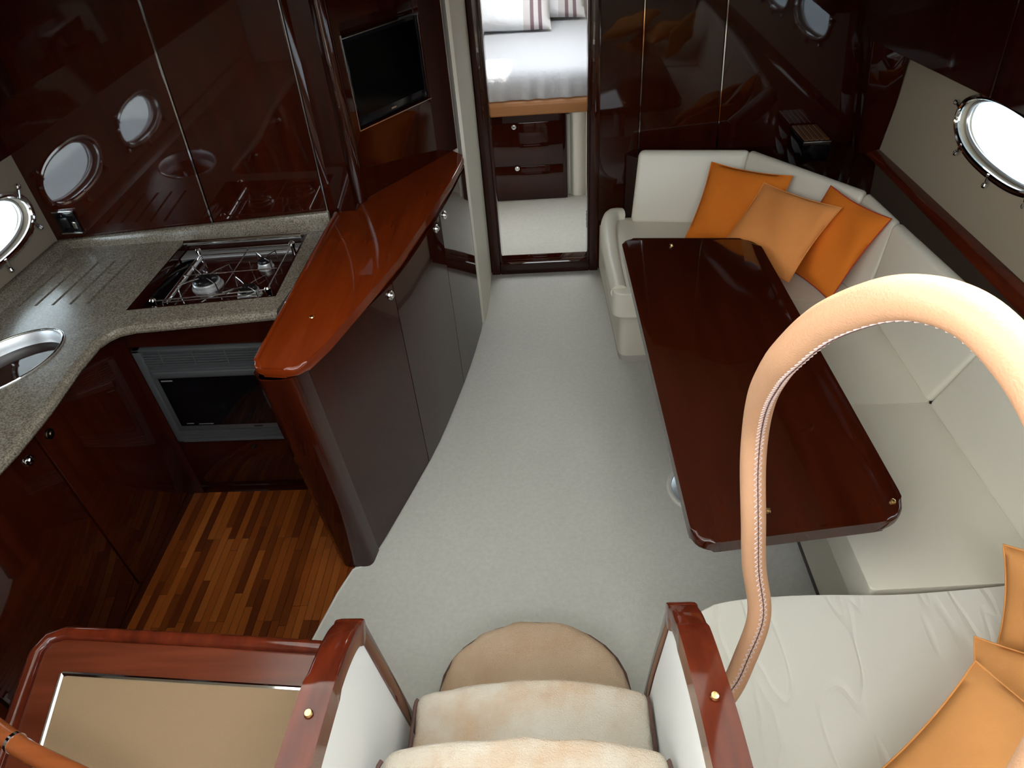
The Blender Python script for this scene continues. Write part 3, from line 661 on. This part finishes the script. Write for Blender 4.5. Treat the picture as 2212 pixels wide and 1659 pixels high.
# overhead lockers, starboard
for (a, c) in ((-.3, 1.30), (1.305, 2.40), (2.405, 3.58)):
    zl = lambda y_: 1.345+(3.25-y_)*.05
    lk = thing('overhead_locker', {-.3: 'dark varnished overhead locker nearest the companionway steps', 1.305: 'dark varnished overhead locker over the middle porthole', 2.405: 'dark varnished overhead locker beside the bulkhead'}[a], 'locker', (1.6, (a+c)/2, zl((a+c)/2)), 'overhead lockers')
    obj('body', hexa([(1.525, a, zl(a)), (1.742, a, zl(a)), (1.742, c, zl(c)), (1.525, c, zl(c)), (1.525, a, 1.99), (1.742, a, 1.99), (1.742, c, 1.99), (1.525, c, 1.99)]), 'dark_wood', lk)
    obj('door', hexa([(1.500, a+.002, zl(a)-.012), (1.525, a+.002, zl(a)-.012), (1.525, c-.002, zl(c)-.012), (1.500, c-.002, zl(c)-.012), (1.46, a+.002, 1.985), (1.525, a+.002, 1.985), (1.525, c-.002, 1.985), (1.46, c-.002, 1.985)], .003, 1), 'dark_wood', lk)
# overhead lockers, port (only reflected and at the frame edge)
pl = thing('overhead_locker', 'dark varnished overhead locker above the sink portholes', 'locker', (-2.0, 1.2, 1.56), 'overhead lockers')
obj('body', box(-2.092, -1.95, -.3, 2.58, 1.56, 1.99), 'dark_wood', pl)
obj('door', box(-1.95, -1.93, .9, 2.575, 1.55, 1.985, .003), 'dark_wood', pl)
obj('door', box(-1.95, -1.93, -.3, .895, 1.55, 1.985, .003), 'dark_wood', pl)
# black box with slatted top in the far corner
bx = thing('vented_box', 'black glossy box with brown slatted top in the corner behind settee', 'box', (1.41, 3.62, .726))
obj('body', box(1.335, 1.475, 3.525, 3.755, .726, .822, .003), 'black_glass', bx)
obj('top_tray', box(1.335, 1.475, 3.525, 3.755, .822, .830, .002), 'black', bx)
slat0 = None
for k in range(5):
    if slat0 is None: slat0 = obj('slat', box(1.341, 1.363, 3.532, 3.748, .830, .836, .0015, 1), 'slat', bx)
    else: linked(slat0, 'slat', bx, (k*.0265, 0, 0))
obj('front_edge', box(1.336, 1.474, 3.519, 3.526, .818, .829, .001), 'steel', bx)

# ================================================================ CUSHIONS
def cushion(label, tl, tr, bl, size, thick, seed, mat='orange', group=None, pip=False):
    tl, tr, bl = Vector(tl), Vector(tr), Vector(bl); ax = (tr-tl); ay = (tl-bl); wd = size[0]; hh = size[1]
    x = ax.normalized(); y = (ay-x*ay.dot(x)).normalized()
    c = tl+x*wd/2-y*hh/2
    root = thing('throw_cushion', label, 'cushion', c-Vector((0, 0, .15)), group)
    bm = cushion_mesh(wd, hh, thick, seed); mt = orient(bm, c, x, y); obj('cover', bm, mat, root, smooth=80)
    n = 18; ring = []
    for i in range(n): ring.append((2*i/n-1, -1))
    for i in range(n): ring.append((1, 2*i/n-1))
    for i in range(n): ring.append((1-2*i/n, 1))
    for i in range(n): ring.append((-1, 1-2*i/n))
    pts = [mt @ Vector((wd/2*u*(1-.07*(1-v*v)*abs(u)), hh/2*v*(1-.07*(1-u*u)*abs(v)), 0)) for u, v in ring]
    obj('seam', tube(pts, .0028, 6, closed=True), 'red_piping' if pip else mat, root, smooth=80)
cushion('deep orange cushion leaning on far settee backrest behind two others', (.855, 3.43, .790), (1.20, 3.20, .790), (.80, 3.16, .48), (.41, .41), .13, 1, 'orange')
cushion('pale orange cushion lying in front of two others in the settee corner', (1.046, 3.148, .790), (1.298, 2.848, .790), (.873, 2.908, .565), (.40, .40), .10, 2, 'apricot')
cushion('orange cushion with red seam leaning on the hull side backrest corner', (1.312, 3.025, .812), (1.447, 2.685, .807), (1.137, 2.945, .497), (.37, .41), .085, 3, 'orange', pip=True)
cushion('orange cushion standing upright where the two near seat cushions meet', (1.125, 1.095, .706), (1.31, .93, .806), (1.13, .965, .506), (.34, .28), .13, 4, 'overlit_orange')
cushion('orange cushion half hidden beneath the large brightly lit one on the near seat', (1.00, .905, .60), (1.30, .72, .70), (.72, .68, .49), (.40, .40), .12, 5, 'overlit_orange')
cushion('large orange cushion in a brightly lit tone, on top of another on the near seat', (.905, .785, .712), (1.175, .365, .762), (.585, .565, .582), (.46, .44), .14, 6, 'overlit_orange')

# ================================================================ COMPANIONWAY STEPS
cs = thing('companionway_steps', 'white boxed companionway steps descending onto the carpet', 'steps', (-.09, .7, 0))
arc = [(-.35, .80), (-.35, .965)]+[(-.085+.265*math.cos(math.pi-a), .965+.205*math.sin(a)) for a in [math.pi*k/14 for k in range(1, 14)]]+[(.18, .965), (.18, .80)]
obj('step', prism(arc, 0, .225), 'white_panel', cs)
obj('step', prism([(-.36, .30), (.195, .30), (.195, .80), (-.06, .835), (-.36, .80)], 0, .475), 'white_panel', cs)
obj('step', prism([(-.37, -.2), (.195, -.2), (.195, .575), (-.08, .595), (-.37, .575)], 0, .725), 'white_panel', cs)
obj('step', prism([(-.37, -.5), (.195, -.5), (.195, .31), (-.37, .31)], .70, .96), 'white_panel', cs)
def cover(name, label, edge, zt, mat, seed, drop=.05, sides=None, piping=True, wav=.004):
    """terry step cover: domed soft top following an outline, turned down over the nosing"""
    E_ = [Vector(p) for p in edge]; c = Vector((sum(p.x for p in E_)/len(E_), sum(p.y for p in E_)/len(E_)))
    rnd = random.Random(seed); ph = [rnd.uniform(0, 6.28) for _ in range(4)]
    root = thing(name, label, 'step cover', (c.x, c.y, zt-.02), 'terry step covers')
    bm = bmesh.new(); rows = []
    lv_ = [(0.02, zt+.004), (.25, zt+.004), (.5, zt+.003), (.7, zt+.002), (.85, zt), (.95, zt-.004), (1.0, zt-.014), (1.015, zt-.03), (1.01, zt-drop)]
    for s_, z_ in lv_:
        row = []
        for p in E_:
            q = c+(p-c)*s_
            if s_ > .9: q = q+(p-c).normalized()*(.004*math.sin(p.x*46+p.y*38+ph[0]))
            z2 = z_+wav*(math.sin(17*q.x+9*q.y+ph[1])*math.sin(13*q.y-7*q.x+ph[2]))*(1 if s_ < .95 else .3)+wav*.6*math.sin(38*q.x+14*q.y+ph[3])*(s_ < .95)
            row.append(bm.verts.new((q.x, q.y, z2)))
        rows.append(row)
    n = len(E_)
    for a, b2 in zip(rows, rows[1:]):
        for i in range(n): bm.faces.new((a[i], a[(i+1) % n], b2[(i+1) % n], b2[i]))
    bm.faces.new(rows[0])
    o = obj('terry', bm, mat, root, smooth=80)
    if piping:
        zb = zt-.03 if sides is None else zt-.012
        if sides is None: segs_ = [E_]
        else: segs_ = [[p for p in E_ if p.x < sides[0]], [p for p in E_ if p.x > sides[1]]]
        for sg in segs_:
            if sides: sg = sorted(sg, key=lambda p: p.y)
            obj('binding', tube([(c.x+(p.x-c.x)*1.02, c.y+(p.y-c.y)*1.018, zb) for p in sg], .0048, 6, closed=sides is None), 'brown_piping', root)
    return root
def dens(poly, k=5):
    o = []
    for i in range(len(poly)):
        a, c = Vector(poly[i]), Vector(poly[(i+1) % len(poly)])
        for j in range(k): o.append(tuple(a.lerp(c, j/k)))
    return o
arc2 = [(-.36, .848), (-.362, .97)]+[(-.088+.274*math.cos(math.pi-a), .97+.215*math.sin(a)) for a in [math.pi*k/14 for k in range(1, 14)]]+[(.186, .97), (.184, .848)]
cover('step_cover', 'tan terry cover with half-round front on the lowest step', dens(arc2, 3), .25, 'terry_tan', 1)
cover('step_cover', 'cream terry cover on the middle step, turned down at its edges', dens(rounded([(-.372, .612), (-.374, .828), (-.22, .856), (-.06, .868), (.08, .858), (.205, .828), (.206, .612)], [0, .03, 0, 0, 0, .02, 0], 4), 3), .50, 'terry', 2, sides=(-.368, .202))
cover('step_cover', 'cream terry cover on the uppermost visible step with brown bound edge', dens(rounded([(-.380, .325), (-.380, .585), (-.30, .605), (-.08, .618), (.10, .608), (.20, .585), (.205, .325)], [0, .05, 0, 0, 0, .03, 0], 4), 3), .75, 'terry', 3, sides=(-.372, .196))
# side panels (white infill, varnished cap, raked front board)
def side_panel(label, prof, xin, xout, xc0, xc1, side, stud):
    root = thing('stair_side_panel', label, 'side panel', ((xin+xout)/2, .5, 0), 'stair side panels')
    top, frontb = prof
    line = frontb[::-1]+top       # from the floor up the front and back along the top
    obj('infill', sweep_poly(line, xin, xout), 'white_panel', root)
    obj('cap', sweep_strip(catmull([(p[0], p[1], 0) for p in top], 6) and [(q.x, q.y) for q in catmull([(p[0], p[1], 0) for p in top], 6)], .05, xc0, xc1, .008, side), 'cap_wood', root, smooth=50)
    obj('front_board', sweep_strip(frontb[::-1], .038, xc0+.004, xc1-.004, .004, side), 'cap_wood', root)
    obj('stud', lathe([(0, 0), (.008, 0), (.006, .004), (0, .005)], 14, stud), 'brass', root)
def sweep_poly(line, x0, x1):
    bm = bmesh.new(); pts = [(p[0], p[1]) for p in line]+[(line[-1][0], 0)]
    pts = [(y_-.018, max(0, z_-.022)) for y_, z_ in pts]; a = [bm.verts.new((x0, *p)) for p in pts]; c = [bm.verts.new((x1, *p)) for p in pts]; n = len(pts)
    bm.faces.new(a); bm.faces.new(c[::-1])
    for i in range(n): bm.faces.new((a[i], a[(i+1) % n], c[(i+1) % n], c[i]))
    bmesh.ops.triangulate(bm, faces=[f for f in bm.faces if len(f.verts) > 4])
    return bm
side_panel('white stair side panel with cherry cap beside the beige-topped console',
           ([(.765, .955), (.710, 1.003), (.62, 1.042), (.50, 1.066), (.36, 1.082), (.10, 1.10), (-.3, 1.12)], [(.765, .955), (.81, .60), (.89, .0)]),
           -.438, -.412, -.462, -.404, 1, (-.432, .52, 1.066))
side_panel('white stair side panel with cherry cap beside the leather handrail',
           ([(.79, .955), (.735, 1.012), (.655, 1.055), (.56, 1.088), (.46, 1.112), (.30, 1.132), (.10, 1.145), (-.3, 1.16)], [(.79, .955), (.86, .60), (.955, .0)]),
           .220, .246, .212, .270, 1, (.240, .525, 1.103))

# ================================================================ LEATHER HANDRAIL
hp = [(.262, .64, .70), (.338, .689, .769), (.372, .725, .85), (.394, .762, .95), (.376, .80, 1.06), (.364, .826, 1.17), (.354, .858, 1.28), (.346, .862, 1.37), (.328, .820, 1.475), (.313, .762, 1.570), (.304, .706, 1.650), (.312, .645, 1.742), (.338, .576, 1.815), (.369, .520, 1.836), (.400, .474, 1.815), (.426, .427, 1.773), (.462, .366, 1.690), (.468, .319, 1.599), (.460, .289, 1.501), (.450, .263, 1.391), (.43, .22, 1.22)]
path = catmull(hp, 10)
hr = thing('handrail', 'tan leather-wrapped tubular handrail with cross-stitched seam rising from stair panel', 'handrail', hp[0])
obj('grip', tube(path, .0225, 20), 'tan_leather', hr, smooth=80)
hc = Vector((.52, .55, 1.30)); zig = []; rl = []
for i in range(6, len(path)-12):
    p = path[i]; t = (path[i+1]-path[i-1]).normalized(); d = hc-p; d = (d-t*d.dot(t)).normalized(); s_ = t.cross(d); rl.append((p, t, d, s_))
acc = 0; last = rl[0][0]; sgn = 1; stp = .011; bmz = bmesh.new()
def on(p, d, s_, a): return p+(d*math.cos(a)+s_*math.sin(a))*.0226
samples = []
for k in range(len(rl)-1):
    p, t, d, s_ = rl[k]; L = (rl[k+1][0]-p).length; n = max(1, int(round(L/.002)))
    for j in range(n):
        f = j/n; samples.append((p.lerp(rl[k+1][0], f), d.lerp(rl[k+1][2], f).normalized(), s_.lerp(rl[k+1][3], f).normalized()))
dist = 0; prev = samples[0][0]; marks = []
for q in samples:
    dist += (q[0]-prev).length; prev = q[0]
    if dist >= stp: marks.append(q); dist = 0
segs = []
for a, b2 in zip(marks, marks[1:]):
    segs.append(tube([on(*a, -.08), on(*b2, -.66)], .0013, 5)); segs.append(tube([on(*a, -.66), on(*b2, -.08)], .0013, 5))
so2 = obj('stitching', join(*segs), 'stitch', hr); so2['kind'] = 'stuff'
obj('seam', tube([on(*m_, -.37) for m_ in marks], .0012, 5), 'brown_piping', hr)

# ================================================================ NEAR CONSOLE
nc = thing('side_console', 'low cherry console with chrome-framed beige top panel beside the steps', 'console', (-.85, .5, 0))
ZC = .80
con = [(-1.205, .838), (-.48, .783), (-.47, .0), (-1.04, .0), (-1.10, .30)]
obj('body', prism([(-1.19, .80), (-.485, .755), (-.475, .0), (-1.03, .0), (-1.09, .30)], 0, .765), 'dark_wood', nc)
obj('top', prism(con, .765, .795), 'console_wood', nc)
rim = [(-.47, .784), (-.80, .811), (-1.10, .832), (-1.165, .836), (-1.200, .822), (-1.212, .785), (-1.19, .70), (-1.15, .53), (-1.10, .30), (-1.04, 0)]
obj('fiddle_rail', tube([(p[0], p[1], .797) for p in rim], .016, 12), 'cap_wood', nc)
ins = [(-1.120, .735), (-.560, .695), (-.545, .35), (-1.02, .35)]
fr = []
for i in range(4):
    a, c = Vector(ins[i]), Vector(ins[(i+1) % 4]); fr.append(tube([(a.x, a.y, .797), (c.x, c.y, .797)], .0065, 8))
obj('chrome_frame', join(*fr), 'chrome', nc)
obj('pad', prism(ins, .793, .799), 'pad', nc)
gr = thing('grab_rail', 'orange-brown wooden grab rail with chrome collar above the console', 'rail', (-1.0, .5, .9))
rp_ = catmull([(-1.20, .615, .88), (-1.08, .555, .90), (-1.0, .520, .905), (-.86, .470, .905), (-.74, .42, .86), (-.72, .41, .814)], 6)
obj('bar', tube(rp_, .018, 14), 'orange_wood', gr)
obj('collar', tube([(-1.062, .5468, .9012), (-1.054, .5432, .9022)], .0196, 20), 'chrome', gr)
obj('foot', lathe([(0, .80), (.026, .80), (.026, .806), (.02, .812), (0, .812)], 18, (-.72, .41, 0)), 'chrome', gr)

# ================================================================ FORWARD CABIN
bd = thing('bed', 'forward cabin bed with dark cherry drawers and caramel leather edge', 'bed', (-.05, 5.5, .012))
obj('base', box(-.95, .95, 4.87, 6.40, .012, .60), 'cream_vinyl', bd)
obj('drawer_front_panel', prism(rounded([(-.62, 4.80), (.165, 4.80), (.165, 4.88), (-.62, 4.88)], [0, .02, 0, 0]), .015, .640), 'dark_wood', bd)
d = obj('drawer', box(-.36, .135, 4.792, 4.81, .285, .585, .004), 'wall_wood', bd); knob(d, (-.203, 4.791, .560), (0, -1, 0), .018)
d = obj('drawer', box(-.36, .135, 4.792, 4.81, .030, .275, .004), 'wall_wood', bd); knob(d, (-.197, 4.791, .262), (0, -1, 0), .018)
obj('side_post', lathe([(0, .012), (.06, .012), (.06, .64), (0, .64)], 24, (.245, 4.89, 0)), 'cream_vinyl', bd)
obj('edge_trim', box(-.98, .98, 4.765, 4.90, .635, .735, .03, 5), 'bed_trim', bd)
obj('mattress', box(-.93, .93, 4.82, 6.38, .72, .90, .04, 4), 'sheet', bd)
# fitted sheet with gathered front drop
sh = bmesh.new(); NX, rows = 150, []
prof = [(4.795, .738), (4.782, .765), (4.778, .80), (4.785, .84), (4.80, .875), (4.83, .905), (4.88, .918), (5.0, .926), (5.2, .930), (5.5, .932), (5.9, .934), (6.36, .934)]
for (y_, z_) in prof:
    row = []
    for i in range(NX+1):
        x_ = -.94+1.88*i/NX; k = max(0, 1-(z_-.738)/.19) if y_ < 4.9 else 0
        fold = (math.sin(34*x_+2*math.sin(9*x_))*.006+math.sin(71*x_+1.3)*.003)*min(1, k*1.6+.1) if y_ < 4.95 else .002*math.sin(9*x_+5*y_)
        row.append(sh.verts.new((x_, y_-(fold if y_ < 4.95 else 0), z_+(fold*.6 if y_ >= 4.83 else 0))))
    rows.append(row)
for a, c in zip(rows, rows[1:]):
    for i in range(NX): sh.faces.new((a[i], a[i+1], c[i+1], c[i]))
g = bmesh.ops.solidify(sh, geom=sh.faces[:], thickness=-.006)
tag(obj('bed_sheet', sh, 'sheet', smooth=80), 'white cotton sheet gathered over the cabin mattress', 'sheet')
def pillow(label, c, ax, ay, seed):
    bm = cushion_mesh(.72, .46, .20, seed, .04, True, 20); orient(bm, c, ax, ay)
    tag(obj('pillow', bm, 'pillow', smooth=80), label, 'pillow', 'bed pillows')
pillow('white pillow with striped cuff lying in front on the cabin bed', (-.26, 5.95, 1.112), (1, -.02, -.03), (0, .75, .66), 11)
pillow('striped pillow tucked behind another on the cabin bed', (.02, 6.235, 1.145), (1, -.05, -.02), (0, .6, .8), 12)
